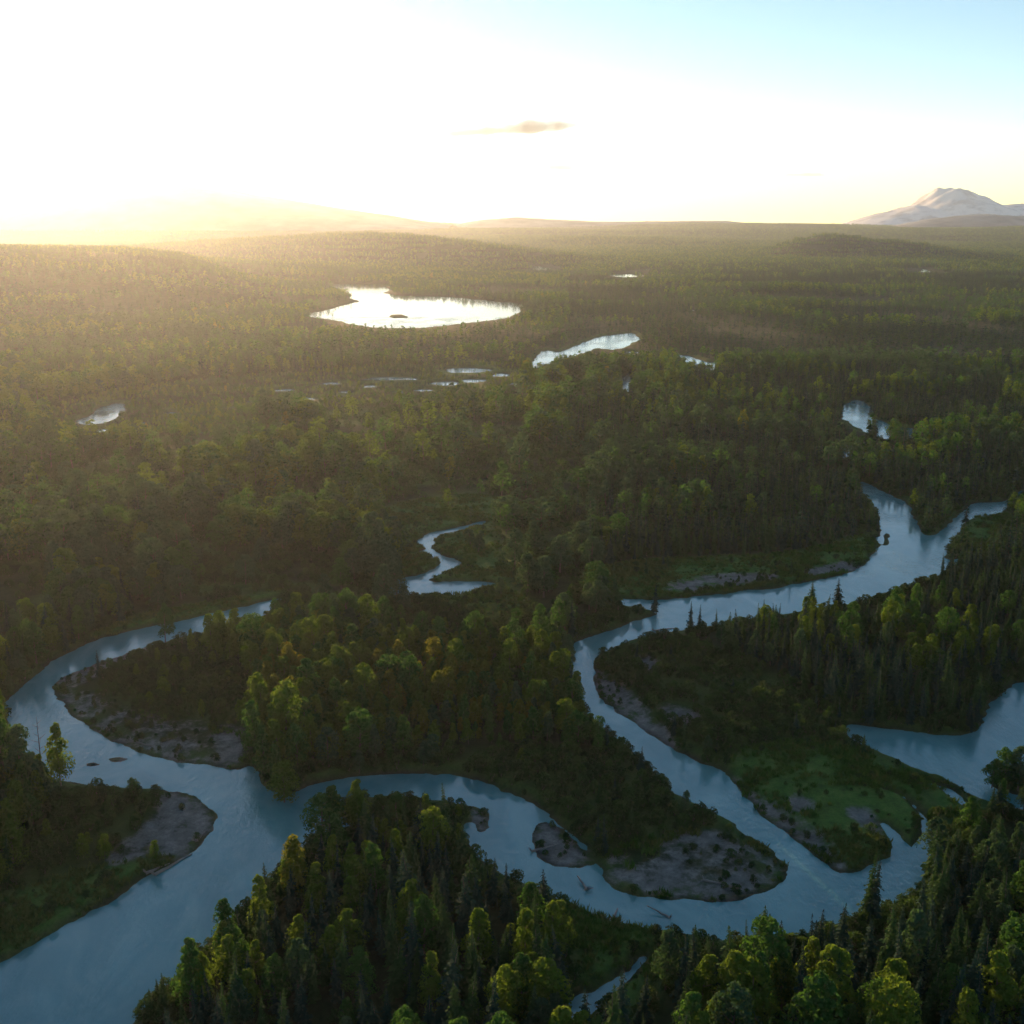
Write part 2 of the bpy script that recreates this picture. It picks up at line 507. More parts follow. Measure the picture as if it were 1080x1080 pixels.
l.new(bm_.outputs[0], b.inputs['Normal'])
l.new(b.outputs[0], out.inputs['Surface'])


def water_mat(name, body, body2, rough, rip):
    m, n, l = new_mat(name)
    out = n.new('ShaderNodeOutputMaterial'); b = n.new('ShaderNodeBsdfPrincipled')
    b.inputs['Roughness'].default_value = rough
    b.inputs['IOR'].default_value = 1.75
    geo = n.new('ShaderNodeNewGeometry')
    mp = n.new('ShaderNodeMapping'); mp.inputs['Scale'].default_value = (1, .55, 1)
    l.new(geo.outputs['Position'], mp.inputs['Vector'])
    silt = n.new('ShaderNodeTexNoise'); silt.inputs['Scale'].default_value = .07; silt.inputs['Detail'].default_value = 6
    silt.inputs['Distortion'].default_value = 1.2
    l.new(mp.outputs[0], silt.inputs['Vector'])
    sr = n.new('ShaderNodeMapRange'); sr.inputs[1].default_value = .35; sr.inputs[2].default_value = .65
    l.new(silt.outputs['Fac'], sr.inputs[0])
    sm = n.new('ShaderNodeMix'); sm.data_type = 'RGBA'
    sm.inputs['A'].default_value = (*body, 1); sm.inputs['B'].default_value = (*body2, 1)
    l.new(sr.outputs[0], sm.inputs['Factor']); l.new(sm.outputs['Result'], b.inputs['Base Color'])
    a = n.new('ShaderNodeTexNoise'); a.inputs['Scale'].default_value = .9; a.inputs['Detail'].default_value = 4
    l.new(mp.outputs[0], a.inputs['Vector'])
    big = n.new('ShaderNodeTexNoise'); big.inputs['Scale'].default_value = .045; big.inputs['Detail'].default_value = 3
    l.new(mp.outputs[0], big.inputs['Vector'])
    mr = n.new('ShaderNodeMapRange'); mr.inputs[1].default_value = .38; mr.inputs[2].default_value = .66
    mr.inputs[3].default_value = .12; mr.inputs[4].default_value = 1.2
    l.new(big.outputs['Fac'], mr.inputs[0])
    st = n.new('ShaderNodeMath'); st.operation = 'MULTIPLY'; st.inputs[1].default_value = rip
    l.new(mr.outputs[0], st.inputs[0])
    bp = n.new('ShaderNodeBump'); bp.inputs['Distance'].default_value = .3
    fine = n.new('ShaderNodeTexNoise'); fine.inputs['Scale'].default_value = 2.6; fine.inputs['Detail'].default_value = 3
    l.new(mp.outputs[0], fine.inputs['Vector'])
    hs = n.new('ShaderNodeMath'); hs.operation = 'MULTIPLY_ADD'; hs.inputs[1].default_value = .35
    l.new(fine.outputs['Fac'], hs.inputs[0]); l.new(a.outputs['Fac'], hs.inputs[2])
    l.new(hs.outputs[0], bp.inputs['Height'])
    l.new(st.outputs[0], bp.inputs['Strength'])
    l.new(bp.outputs[0], b.inputs['Normal'])
    l.new(b.outputs[0], out.inputs['Surface'])
    return m


M_RIVER = water_mat('silty_river_water', (.060, .235, .250), (.135, .335, .340), .04, .6)
M_LAKE = water_mat('lake_water', (.05, .08, .09), (.06, .10, .11), .08, .1)

# ------------------------------------------------------------------ the ground: one sheet round the camera, finest where it is seen largest
ypx = np.concatenate([np.arange(1400, 1130, -4.0), np.arange(1130, 300, -.8), np.arange(300, 243, -.5)])
dist = ground(np.stack([np.full_like(ypx, 540), ypx], 1))[:, 1]
dist = dist[dist < FAR * .93]
dist = np.concatenate([[25, 45, 62], dist[dist > 66], np.linspace(dist.max() * 1.03, FAR, 6)])
ang = np.concatenate([np.linspace(-31, 31, 900), np.linspace(33, 327, 90)])
ang = np.radians(ang)
NA, ND = len(ang), len(dist)
gx = np.concatenate([[0.0], np.outer(dist, np.sin(ang)).ravel()])
gy = np.concatenate([[0.0], np.outer(dist, np.cos(ang)).ravel()])
gw = np.full_like(gx, -400.0)
fr = gy > 40
gw[fr] = water(gx[fr], gy[fr])
gz, gw, gg = terrain(gx, gy, gw)
gm_ = np.zeros_like(gx)
fr = (gy > 50) & (gy < 1600)
for p in MEADOW:
    gm_[fr] = np.maximum(gm_[fr], inside(gx[fr], gy[fr], p, 8.0))
for p in SHRUB:
    gm_[fr] = np.maximum(gm_[fr], .45 * inside(gx[fr], gy[fr], p, 8.0))
gpx, gpy = to_px(gx[fr], gy[fr], 0)
gm_[fr] = np.maximum(gm_[fr], .75 * sstep(-.25, .35, fbm(gx[fr], gy[fr], 24.0, 3, 66)) * ((gpx < 640) & (gpy > 380) & (gpy < 665)))
gm_ = np.maximum(gm_, .55 * sstep(9, 2, -gw) * (np.hypot(gx, gy) < 1500))
i0 = 1 + (np.arange(ND - 1)[:, None] * NA + np.arange(NA)[None, :])
i1 = 1 + (np.arange(ND - 1)[:, None] * NA + (np.arange(NA)[None, :] + 1) % NA)
quads = np.stack([i0, i0 + NA, i1 + NA, i1], -1).reshape(-1, 4)
cap = np.stack([np.zeros(NA, int), 1 + np.arange(NA), 1 + (np.arange(NA) + 1) % NA, np.zeros(NA, int)], 1)
gme = bpy.data.meshes.new('valley_floor')
gv = np.stack([gx, gy, gz], 1)
nq = len(quads)
loops = np.concatenate([quads.ravel(), cap[:, :3].ravel()]).astype(np.int32)
gme.vertices.add(len(gv)); gme.vertices.foreach_set('co', gv.astype(np.float32).ravel())
gme.loops.add(len(loops)); gme.loops.foreach_set('vertex_index', loops)
gme.polygons.add(nq + NA)
gme.polygons.foreach_set('loop_start', np.concatenate([np.arange(nq) * 4, nq * 4 + np.arange(NA) * 3]).astype(np.int32))
gme.polygons.foreach_set('loop_total', np.concatenate([np.full(nq, 4), np.full(NA, 3)]).astype(np.int32))
gme.polygons.foreach_set('use_smooth', np.ones(nq + NA, bool))
shore = sstep(2.2, .3, -gw) * (.55 + .45 * fbm(gx, gy, 7.0, 3, 64)) * (np.hypot(gx, gy) < 1500)
for nm, arr in (('gravel', gg), ('meadow', gm_), ('shore', np.clip(shore, 0, 1))):
    a = gme.attributes.new(nm, 'FLOAT', 'POINT')
    a.data.foreach_set('value', arr.astype(np.float32))
gme.materials.append(M_GROUND)
gme.update(calc_edges=True)
set_props(link('terrain', gme), 'wide flat valley floor of forest soil, grass and grey gravel bars', 'ground', kind='structure')


def sheet(name, x0, x1, y0, y1, z, mat, label, cat):
    me = mesh_from(name, [(x0, y0, z), (x1, y0, z), (x1, y1, z), (x0, y1, z)], [(0, 1, 2, 3)], [mat])
    return set_props(link(name, me), label, cat, kind='structure')


sheet('river', -900, 900, 70, 1430, 0, M_RIVER, 'braided silty river winding through the forested valley', 'river')
sheet('lake', -1500, 1500, 1430, 5200, 0, M_LAKE, 'pale sky-reflecting lake beyond the forest and small far ponds', 'lake')


# ------------------------------------------------------------------ mountains on the horizon
M_ROCK, n, l = new_mat('far_mountain')
out = n.new('ShaderNodeOutputMaterial'); b = n.new('ShaderNodeBsdfPrincipled')
geo = n.new('ShaderNodeNewGeometry')
b.inputs['Roughness'].default_value = .9
cc = ramp(noise(.004, 6, .6), [(.35, (.10, .11, .12)), (.6, (.24, .24, .25))])
l.new(cc, b.inputs['Base Color']); l.new(b.outputs[0], out.inputs['Surface'])
M_SNOW, n, l = new_mat('snowy_mountain')
out = n.new('ShaderNodeOutputMaterial'); b = n.new('ShaderNodeBsdfPrincipled')
geo = n.new('ShaderNodeNewGeometry')
b.inputs['Roughness'].default_value = .7
cc = ramp(noise(.006, 6, .6), [(.34, (.50, .49, .49)), (.5, (.84, .83, .82))])
l.new(cc, b.inputs['Base Color']); l.new(b.outputs[0], out.inputs['Surface'])


def ridge(name, D, prof, depth, mat, label, seed, rough=.12):
    """a range: height profile along the horizon [(px, py)], a real body of the given depth"""
    prof = np.array(prof, float)
    px = np.linspace(prof[0, 0], prof[-1, 0], 220)
    top = np.interp(px, prof[:, 0], prof[:, 1])
    x = (px - 540) / FPX * D
    hgt = (228 - top) / FPX * D + H
    base = 50.0
    nr = 40
    t = np.linspace(-1, 1, nr)
    X = np.repeat(x[None], nr, 0)
    Y = D + t[:, None] * depth + np.zeros_like(X)
    env = np.cos(t * math.pi / 2)[:, None] ** .8
    rg = 1 - 2 * np.abs(fbm(X.ravel(), Y.ravel(), depth * .45, 6, seed)).reshape(X.shape)
    rel = np.maximum(hgt - base, 0)[None]
    Z = base - 60 + rel * env * (1 + rough * rg) + 60 * env
    i = np.arange((nr - 1))[:, None] * 220 + np.arange(219)[None]
    f = np.stack([i, i + 1, i + 221, i + 220], -1).reshape(-1, 4)
    me = mesh_from(name, np.stack([X, Y, Z], -1).reshape(-1, 3), f, [mat], smooth=True)
    return set_props(link(name, me), label, 'mountain', kind='structure')


ridge('hills', 7400, [(-420, 236), (-250, 214), (-120, 205), (-20, 208), (60, 214), (110, 206), (160, 201), (205, 199), (250, 205), (300, 212), (360, 221), (420, 229), (480, 237)], 1200, M_ROCK,
      'long hazy forested mountain ridge under the low sun', 41)
ridge('mountains', 9300, [(880, 237), (900, 231), (915, 227), (928, 225), (940, 221), (950, 220), (962, 213), (972, 207), (979, 204), (987, 205), (996, 208), (1008, 211), (1020, 217), (1033, 220), (1046, 219), (1062, 218), (1078, 220), (1092, 219), (1120, 222), (1160, 226), (1230, 234)], 900, M_SNOW,
      'pale snowy peaks barely showing through haze on the horizon', 51, .2)
ridge('hills', 8000, [(930, 238), (965, 232), (990, 229), (1020, 227), (1050, 228), (1080, 228), (1130, 229), (1200, 232), (1280, 238)], 600, M_ROCK,
      'low blue ridge in front of the snowy peaks', 61)
ridge('hills', 8400, [(470, 238), (510, 232), (545, 230), (585, 232), (640, 234), (700, 233), (760, 233), (820, 238)], 600, M_ROCK,
      'faint low hills on the middle of the horizon', 71)


# ------------------------------------------------------------------ tree shapes
def cards(cen, u, w):
    """leaf-sized four-cornered blades: centre, half-length vector, half-width vector"""
    v = np.stack([cen - u, cen + w * .9 - u * .15, cen + u, cen - w * .9 + u * .1], 1).reshape(-1, 3)
    return v


def rand_unit(k, r):
    v = r.normal(size=(k, 3))
    return v / np.linalg.norm(v, axis=1, keepdims=True)


def spruce_crown(r, whorls, per, quads_per, slim=1.0, bare=.06):
    """unit height crown; verts of blades"""
    R0 = .160 * slim
    cen, us, ws = [], [], []
    lean = r.normal(size=2) * .012
    for i in range(whorls):
        t = bare + (1 - bare) * (i + r.random() * .6) / whorls
        rad = R0 * (1 - t) ** .78 * (.72 + .5 * r.random()) + .006
        if t < .2:
            rad *= .6 + 2 * t
        m = max(3, int(per * (1 - .45 * t)))
        a0 = r.random() * 6.28
        for k in range(m):
            if r.random() < .08:
                continue
            az = a0 + 6.28 * k / m + r.normal() * .25
            rr = rad * (.65 + .55 * r.random())
            droop = -.25 - .5 * (1 - t) + r.normal() * .15
            d = np.array([math.cos(az), math.sin(az), droop])
            side = np.array([-math.sin(az), math.cos(az), 0])
            for q in range(quads_per):
                s0, s1 = q / quads_per, (q + 1) / quads_per
                mid = (s0 + s1) / 2
                p = d * rr * mid + np.array([lean[0] * t, lean[1] * t, t + .012 * r.normal()])
                hw = rr * (.42 - .3 * mid) * (.8 + .5 * r.random()) + .004
                tilt = r.normal() * .5
                cen.append(p); us.append(d * rr * (s1 - s0) * .62)
                ws.append((side * math.cos(tilt) + np.array([0, 0, 1]) * math.sin(tilt)) * hw)
    # leader
    for k in range(3):
        cen.append(np.array([lean[0], lean[1], .985])); us.append(np.array([0, 0, .03])); a = k * 2.1
        ws.append(np.array([math.cos(a), math.sin(a), 0]) * .007)
    return cards(np.array(cen), np.array(us), np.array(ws))


def broad_crown(r, lobes, leaves, size, width=.21, base=.18, slim=1.0, cone=False):
    """unit height rounded crown of leaf clumps with gaps between"""
    C, U, W = [], [], []
    for i in range(lobes):
        t = (i + .5) / lobes
        z = base + (1 - base) * (t ** .9) * .93
        prof = math.sin(math.pi * min(1, .12 + t * .86)) ** .6
        if cone:
            prof = .12 + .95 * (1 - t) ** .8 * min(1, .55 + 2.5 * t)
        rr = width * slim * prof * (.35 + .65 * math.sqrt(r.random()))
        az = i * 2.4 + r.normal() * .5
        c = np.array([math.cos(az) * rr, math.sin(az) * rr, z + r.normal() * .025])
        lr = (.085 + .055 * r.random()) * (1.15 - .35 * t) * (.6 + .4 * slim) * (width / .21) * (1.25 - .75 * t if cone else 1)
        k = max(4, int(leaves * (.6 + .8 * r.random())))
        d = rand_unit(k, r)
        d[:, 2] = np.abs(d[:, 2]) * 1.1 - .35
        rad = lr * (.55 + .55 * r.random(k) ** .5)
        p = c + d * rad[:, None] * np.array([1, 1, 1.25])
        u = rand_unit(k, r)
        u = u - d * (np.sum(u * d, 1, keepdims=True) * .6)
        w = np.cross(u, d + .7 * rand_unit(k, r))
        w /= np.linalg.norm(w, axis=1, keepdims=True) + 1e-6
        s = size * (.6 + .8 * r.random(k))[:, None]
        C.append(p); U.append(u * s); W.append(w * s * .7)
    return cards(np.concatenate(C), np.concatenate(U), np.concatenate(W))


def tube(path, radii, sides):
    path = np.array(path, float)
    v, f = [], []
    for k, (p, rr) in enumerate(zip(path, radii)):
        d = path[min(k + 1, len(path) - 1)] - path[max(k - 1, 0)]
        d /= np.linalg.norm(d) + 1e-9
        a = np.cross(d, [0.3, 1, .2]); a /= np.linalg.norm(a)
        b_ = np.cross(d, a)
        for s in range(sides):
            t = 6.2832 * s / sides
            v.append(p + (a * math.cos(t) + b_ * math.sin(t)) * rr)
    for k in range(len(path) - 1):
        for s in range(sides):
            f.append((k * sides + s, k * sides + (s + 1) % sides, (k + 1) * sides + (s + 1) % sides, (k + 1) * sides + s))
    return np.array(v), np.array(f)


def join(parts):
    V, F, o = [], [], 0
    for v, f in parts:
        V.append(v); F.append(f + o); o += len(v)
    return np.concatenate(V), np.concatenate(F)


def trunk_of(r, limbs=0, th=.016, top=.9, sides=6):
    parts = [tube([(0, 0, -.03), (0, 0, .04), (r.normal() * .006, r.normal() * .006, .45), (r.normal() * .01, r.normal() * .01, top)], [th * 1.5, th, th * .7, th * .12], sides)]
    for k in range(limbs):
        z = .28 + .5 * k / max(1, limbs)
        a = k * 2.4 + r.normal() * .4
        ln = .14 * (1.1 - .5 * k / max(1, limbs))
        parts.append(tube([(0, 0, z), (math.cos(a) * ln * .5, math.sin(a) * ln * .5, z + ln * .45), (math.cos(a) * ln, math.sin(a) * ln, z + ln * 1.05)], [th * .45, th * .3, th * .1], 4))
    return join(parts)


def quads_of(v):
    return np.arange(len(v)).reshape(-1, 4)


class Kind:
    def __init__(self):
        self.near, self.mid, self.far = [], [], []     # each: (crown verts, trunk (v, f), crown material)


SPRUCE, COTTON, WILLOW = Kind(), Kind(), Kind()
for k in range(6):
    r = np.random.default_rng(100 + k)
    slim = (.8, 1.0, 1.15, .7, 1.0, 1.25)[k]
    m = M_SPRUCE[k % 2]
    SPRUCE.near.append((spruce_crown(r, 34, 11, 3, slim), trunk_of(r, 0, .011, .95, 6), m))
    SPRUCE.mid.append((spruce_crown(r, 17, 7, 1, slim * 1.05), trunk_of(r, 0, .011, .9, 4), m))
    SPRUCE.far.append((spruce_crown(r, 8, 4, 1, slim * 1.25), None, m))
for k in range(8):
    r = np.random.default_rng(200 + k)
    slim = (.9, .72, .85, .75, 1.0, .8, .85, .6)[k]
    m = (M_COTTON[0], M_COTTON[1], M_COTTON[2], M_COTTON[0], M_COTTON[0], M_COTTON[1], M_COTTON[2], M_GOLD)[k]
    COTTON.near.append((broad_crown(r, 26, 95, .021, slim=slim, cone=k in (3, 5, 6)), trunk_of(r, 7, .014, .85), m))
    COTTON.mid.append((broad_crown(r, 16, 24, .036, slim=slim, cone=k in (3, 5, 6)), trunk_of(r, 3, .014, .8, 4), m))
    COTTON.far.append((broad_crown(r, 8, 7, .07, slim=slim, cone=k in (3, 5, 6)), None, m))
for k in range(4):
    r = np.random.default_rng(300 + k)
    m = M_WILLOW[k % 2]
    stems = join([tube([(0, 0, -.05), (math.cos(a) * .1, math.sin(a) * .1, .3), (math.cos(a) * .28, math.sin(a) * .28, .72)], [.02, .014, .006], 4) for a in (0.2, 1.5, 2.7, 4.0, 5.2)])
    WILLOW.near.append((broad_crown(r, 15, 42, .06, width=.42, base=.12), stems, m))
    WILLOW.mid.append((broad_crown(r, 9, 12, .11, width=.46, base=.1), stems, m))
    WILLOW.far.append(WILLOW.mid[-1])

# ------------------------------------------------------------------ where trees stand
def field(d0, d1, spacing, seed, half=.60):
    r = np.random.default_rng(seed)
    ny = int((d1 - d0) / spacing) + 1
    xs, ys = [], []
    for j in range(ny):
        y = d0 + j * spacing
        w = y * half + 25
        k = int(2 * w / spacing)
        x = -w + (np.arange(k) + (j % 2) * .5 + r.uniform(-.42, .42, k)) * spacing
        xs.append(x); ys.append(y + r.uniform(-.42, .42, k) * spacing)
    return np.concatenate(xs), np.concatenate(ys)


def zone(x, y, polys):
    z = np.zeros(len(x))
    for p in polys:
        z = np.maximum(z, inside(x, y, p))
    return z > .5


def clear_of_water(x, y, h, z, f):
    """base on land and set back far enough that the tree leaves the water open"""
    k = H / (H - np.clip(h * f + z, 0, H * .6))
    return (water(x, y) < -.6) & (water(x * k, y * k) < 0)


BOG = [[(40, 470), (60, 425), (200, 405), (330, 392), (530, 382), (560, 392), (545, 412), (520, 424), (330, 432), (130, 470)],
       [(180, 445), (280, 440), (280, 464), (190, 468)]]


def place(d0, d1, spacing, seed):
    x, y = field(d0, d1, spacing, seed)
    r = np.random.default_rng(seed + 1)
    px, py = to_px(x, y, 0)
    tm, ts, tg = zone(x, y, MEADOW), zone(x, y, SHRUB), zone(x, y, GRAVEL)
    n1 = fbm(x, y, 60.0, 3, 77)
    n2 = fbm(x, y, 22.0, 3, 78)
    sp = .40 + .95 * n1
    sp = np.where((px > 600), sp + .34, sp)
    sp = np.where((py > 850), sp + .12, sp)
    sp = np.where((py > 850) & (px > 600), sp - .40, sp)
    sp = np.where((py > 850) & (px <= 600), sp - .16, sp)
    sp = np.where((px < 600) & (py > 400) & (py < 660), sp - .38, sp)
    sp = np.where((px > 250) & (px < 640) & (py > 660) & (py < 800), sp - .35, sp)
    sp = np.where((px > 640) & (py > 560) & (py < 780), sp + .45, sp)
    is_sp = r.random(len(x)) < sp
    dens = np.clip(.9 + .5 * n2, 0, 1)
    wood = (px < 620) & (py > 395) & (py < 665)            # open cottonwood country with grassy gaps
    dens = np.where(wood, np.clip(.42 + 2.4 * n1, .02, .62), dens)
    bog = zone(x, y, BOG)
    dens = np.where(bog, np.maximum(dens, .8), dens)
    dens = np.where(tm, np.where((px > 740) & (py > 770), 0, .012), np.where(ts, .10, dens))
    strip = zone(x, y, [STRIP])
    dens = np.where(strip, .75, dens)
    dens = np.where(tg, 0, dens)
    keep = r.random(len(x)) < dens
    hn = 1 + .42 * fbm(x, y, 75.0, 3, 79) + .16 * r.normal(size=len(x))
    hn = np.clip(hn, .45, 1.6)
    h = np.where(is_sp, r.uniform(6.5, 12.5, len(x)), r.uniform(7.5, 12.5, len(x))) * hn
    h *= np.where(strip, .5, np.where(ts | tm, .55, 1)) * np.where(bog, .36, 1) * np.where(wood & ~bog, 1.22, 1)
    h *= np.where((py > 600) & (px > 950), .85, 1)
    x, y, h, is_sp, n2, strip = x[keep], y[keep], h[keep], is_sp[keep], n2[keep], strip[keep]
    z, w, g = terrain(x, y)
    px, py = to_px(x, y, 0)
    ok = clear_of_water(x, y, h, z, np.where(strip, .3, 1) * np.where((px > 890) & (py > 800), .95, np.where((px > 880) & (py > 590) & (py < 680), .8, np.where((px > 820) & (py > 405) & (py < 520), .95, .5))))
    return x[ok], y[ok], z[ok], h[ok], is_sp[ok], w[ok]


def place_shrubs(d0, d1, spacing, seed):
    x, y = field(d0, d1, spacing, seed)
    r = np.random.default_rng(seed + 1)
    tm, ts, tg = zone(x, y, MEADOW), zone(x, y, SHRUB), zone(x, y, GRAVEL)
    n2 = fbm(x, y, 16.0, 3, 88)
    w = water(x, y)
    dens = np.where(ts, .75 + .5 * n2, np.where(tm, np.where(n2 > .16, .8, .07), .12))
    dens = np.where(tg, np.where(n2 > .05, .6, .06), dens)
    dens = np.where((w > -9) & ~tm & ~tg, .8, dens)
    dens = np.where((w > -4) & tm, np.maximum(dens, .35), dens)
    keep = r.random(len(x)) < dens
    x, y, tm, tg = x[keep], y[keep], tm[keep], tg[keep]
    h = r.uniform(1.3, 3.6, len(x)) * np.where(tg, .5, np.where(tm, .22 + .5 * r.random(len(x)) ** 2, 1))
    z, w, g = terrain(x, y)
    ok = clear_of_water(x, y, h, z, .35)
    return x[ok], y[ok], z[ok], h[ok], w[ok]


N_LIMIT = 420.0        # near / middle detail
x1, y1, z1, h1, s1, w1 = place(95, 950, 3.55, 900)
bx, by, bz, bh, bw = place_shrubs(95, 620, 2.3, 910)
ux, uy = field(360, 960, 3.3, 912)           # understorey of the open cottonwood country
ur = np.random.default_rng(913)
upx, upy = to_px(ux, uy, 0)
uk = (upx < 660) & (upy < 665) & (ur.random(len(ux)) < np.clip(.5 + .9 * fbm(ux, uy, 20.0, 3, 89), .08, .95)) & ~zone(ux, uy, MEADOW + BOG)
ux, uy = ux[uk], uy[uk]
uz, uw, _ = terrain(ux, uy)
uh = ur.uniform(1.4, 4.2, len(ux))
uk = clear_of_water(ux, uy, uh, uz, .8)
bx, by, bz, bh, bw = [np.concatenate(p) for p in ((bx, ux[uk]), (by, uy[uk]), (bz, uz[uk]), (bh, uh[uk]), (bw, uw[uk]))]
x2, y2 = field(950, 2500, 6.2, 920, .58)
r2 = np.random.default_rng(921)
px2, py2 = to_px(x2, y2, 0)
z2, w2, _ = terrain(x2, y2)
n2_ = fbm(x2, y2, 160.0, 3, 93)
s2 = r2.random(len(x2)) < np.where(px2 > 600, .9, .5) + 1.2 * n2_
h2 = r2.uniform(8, 13, len(x2)) * np.clip(1 + .6 * fbm(x2, y2, 210.0, 4, 94), .5, 1.6)
k2 = (w2 < -2) & (r2.random(len(x2)) < np.clip(.85 + 1.5 * fbm(x2, y2, 130.0, 4, 95), .06, 1))
h2 *= np.where(zone(x2, y2, BOG), .42, 1)
kk = H / (H - np.minimum(.6 * h2 + z2, H * .7))
k2 &= water(x2 * kk, y2 * kk) < 0
x2, y2, z2, h2, s2 = x2[k2], y2[k2], z2[k2], h2[k2], s2[k2]

# ------------------------------------------------------------------ scattering of the uncountable rest (geometry nodes)
def proto_collection(name, protos):
    c = bpy.data.collections.new(name)
    for k, (crown, tr, mat) in enumerate(protos):
        v, f = crown, quads_of(crown)
        fm = np.zeros(len(f), int)
        if tr is not None:
            fm = np.concatenate([fm, np.ones(len(tr[1]), int)])
            v, f = join([(v, f), tr])
        me = mesh_from(name + '_form', v, f, [mat, M_BARK], fm)
        c.objects.link(bpy.data.objects.new('%s_form_%s' % (name, 'abcdefghijklmnopqrstuvwxyz'[k]), me))
    return c


def scatter(name, coll, xyz, scale, rot, variant, label, category):
    me = bpy.data.meshes.new(name)
    n_ = len(xyz)
    me.vertices.add(n_)
    me.vertices.foreach_set('co', np.ascontiguousarray(xyz, np.float32).ravel())
    a = me.attributes.new('scl', 'FLOAT_VECTOR', 'POINT'); a.data.foreach_set('vector', np.ascontiguousarray(scale, np.float32).ravel())
    a = me.attributes.new('rot', 'FLOAT_VECTOR', 'POINT'); a.data.foreach_set('vector', np.ascontiguousarray(rot, np.float32).ravel())
    a = me.attributes.new('form', 'INT', 'POINT'); a.data.foreach_set('value', np.ascontiguousarray(variant, np.int32))
    o = link(name, me)
    g = bpy.data.node_groups.new(name + '_scatter', 'GeometryNodeTree')
    g.interface.new_socket('Geometry', in_out='INPUT', socket_type='NodeSocketGeometry')
    g.interface.new_socket('Geometry', in_out='OUTPUT', socket_type='NodeSocketGeometry')
    gi = g.nodes.new('NodeGroupInput'); go = g.nodes.new('NodeGroupOutput')
    ci = g.nodes.new('GeometryNodeCollectionInfo')
    ci.inputs['Collection'].default_value = coll
    ci.inputs['Separate Children'].default_value = True
    ci.inputs['Reset Children'].default_value = True
    iop = g.nodes.new('GeometryNodeInstanceOnPoints')
    iop.inputs['Pick Instance'].default_value = True

    def attr(nm, ty):
        x = g.nodes.new('GeometryNodeInputNamedAttribute')
        x.data_type = ty
        x.inputs['Name'].default_value = nm
        return x.outputs['Attribute']
    g.links.new(gi.outputs[0], iop.inputs['Points'])
    g.links.new(ci.outputs[0], iop.inputs['Instance'])
    g.links.new(attr('form', 'INT'), iop.inputs['Instance Index'])
    g.links.new(attr('rot', 'FLOAT_VECTOR'), iop.inputs['Rotation'])
    g.links.new(attr('scl', 'FLOAT_VECTOR'), iop.inputs['Scale'])
    g.links.new(iop.outputs[0], go.inputs[0])
    md = o.modifiers.new('scatter', 'NODES')
    md.node_group = g
    return set_props(o, label, category, kind='stuff')


def rot_of(k, r, lean=.055):
    return np.stack([r.normal(size=k) * lean, r.normal(size=k) * lean, r.random(k) * 6.283], 1)


def scale_of(h, r, wid=.25):
    return np.stack([h * r.uniform(1 - wid, 1 + wid * 1.6, len(h)), h * r.uniform(1 - wid, 1 + wid * 1.6, len(h)), h], 1)


def choose_form(x, y, kind_is_spruce, r):
    """which form of its kind: tones drift in patches over the valley"""
    k = len(x)
    if kind_is_spruce:
        return r.integers(0, 6, k)
    n_ = fbm(x, y, 70.0, 3, 131) + r.normal(size=k) * .28
    pal = np.where(n_ < -.12, 2, np.where(n_ > .22, 1, 0))
    near_ = np.hypot(x, y) < 260
    forms = {0: [0, 3, 4], 1: [1, 5], 2: [2, 6]}
    out_ = np.zeros(k, int)
    for key, lst in forms.items():
        m = pal == key
        out_[m] = np.array(lst)[r.integers(0, len(lst), m.sum())]
        m &= near_ & (r.random(k) < .6)
        out_[m] = lst[1]
    px, py = to_px(x, y, 0)
    gold = ((((px - 480) / 95) ** 2 + ((py - 745) / 45) ** 2) < 1) | ((((px - 300) / 45) ** 2 + ((py - 745) / 30) ** 2) < 1)  # two spots of sunlit crowns, their glow painted by the gold form
    g_ = (gold & (r.random(k) < .3)) | ((r.random(k) < .004) & (py < 840))
    out_[g_] = 7
    return out_


r3 = np.random.default_rng(5)


def m_wood(x, y):
    px, py = to_px(x, y, 0)
    return (px < 640) & (py > 395) & (py < 665)


sets = {}
for nm, K, m in (('spruce', SPRUCE, s1), ('cottonwood', COTTON, ~s1)):
    x, y, z, h, w = x1[m], y1[m], z1[m], h1[m], w1[m]
    sets[nm] = dict(x=x, y=y, z=z, h=h, w=w, form=choose_form(x, y, nm == 'spruce', r3), rot=rot_of(len(x), r3), scl=scale_of(h, r3) * np.where((m_wood(x, y) & (nm == 'cottonwood'))[:, None], np.array([[1.4, 1.4, 1.0]]), 1.0))
sets['willow'] = dict(x=bx, y=by, z=bz, h=bh, w=bw, form=r3.integers(0, 4, len(bx)), rot=rot_of(len(bx), r3, .1), scl=scale_of(bh, r3, .3))
KINDS = {'spruce': SPRUCE, 'cottonwood': COTTON, 'willow': WILLOW}

picked = {}
for nm, s in sets.items():
    d = np.sqrt(s['x'] ** 2 + s['y'] ** 2 + H * H)
    px, py = to_px(s['x'], s['y'], s['z'] + s['h'] * .85)
    vis = (px > 2) & (px < 1078) & (py > 0) & (py < 1072)
    size = np.where(vis, s['h'] / d, 0)
    order = np.argsort(-size)
    sel = np.zeros(len(d), bool)
    sel[order[:300]] = True
    sel &= vis
    picked[nm] = sel
    dd = np.hypot(s['x'], s['y'])
    near = ~sel & (dd < N_LIMIT)
    mid = ~sel & (dd >= N_LIMIT)
    s['near'], s['mid'] = near, mid

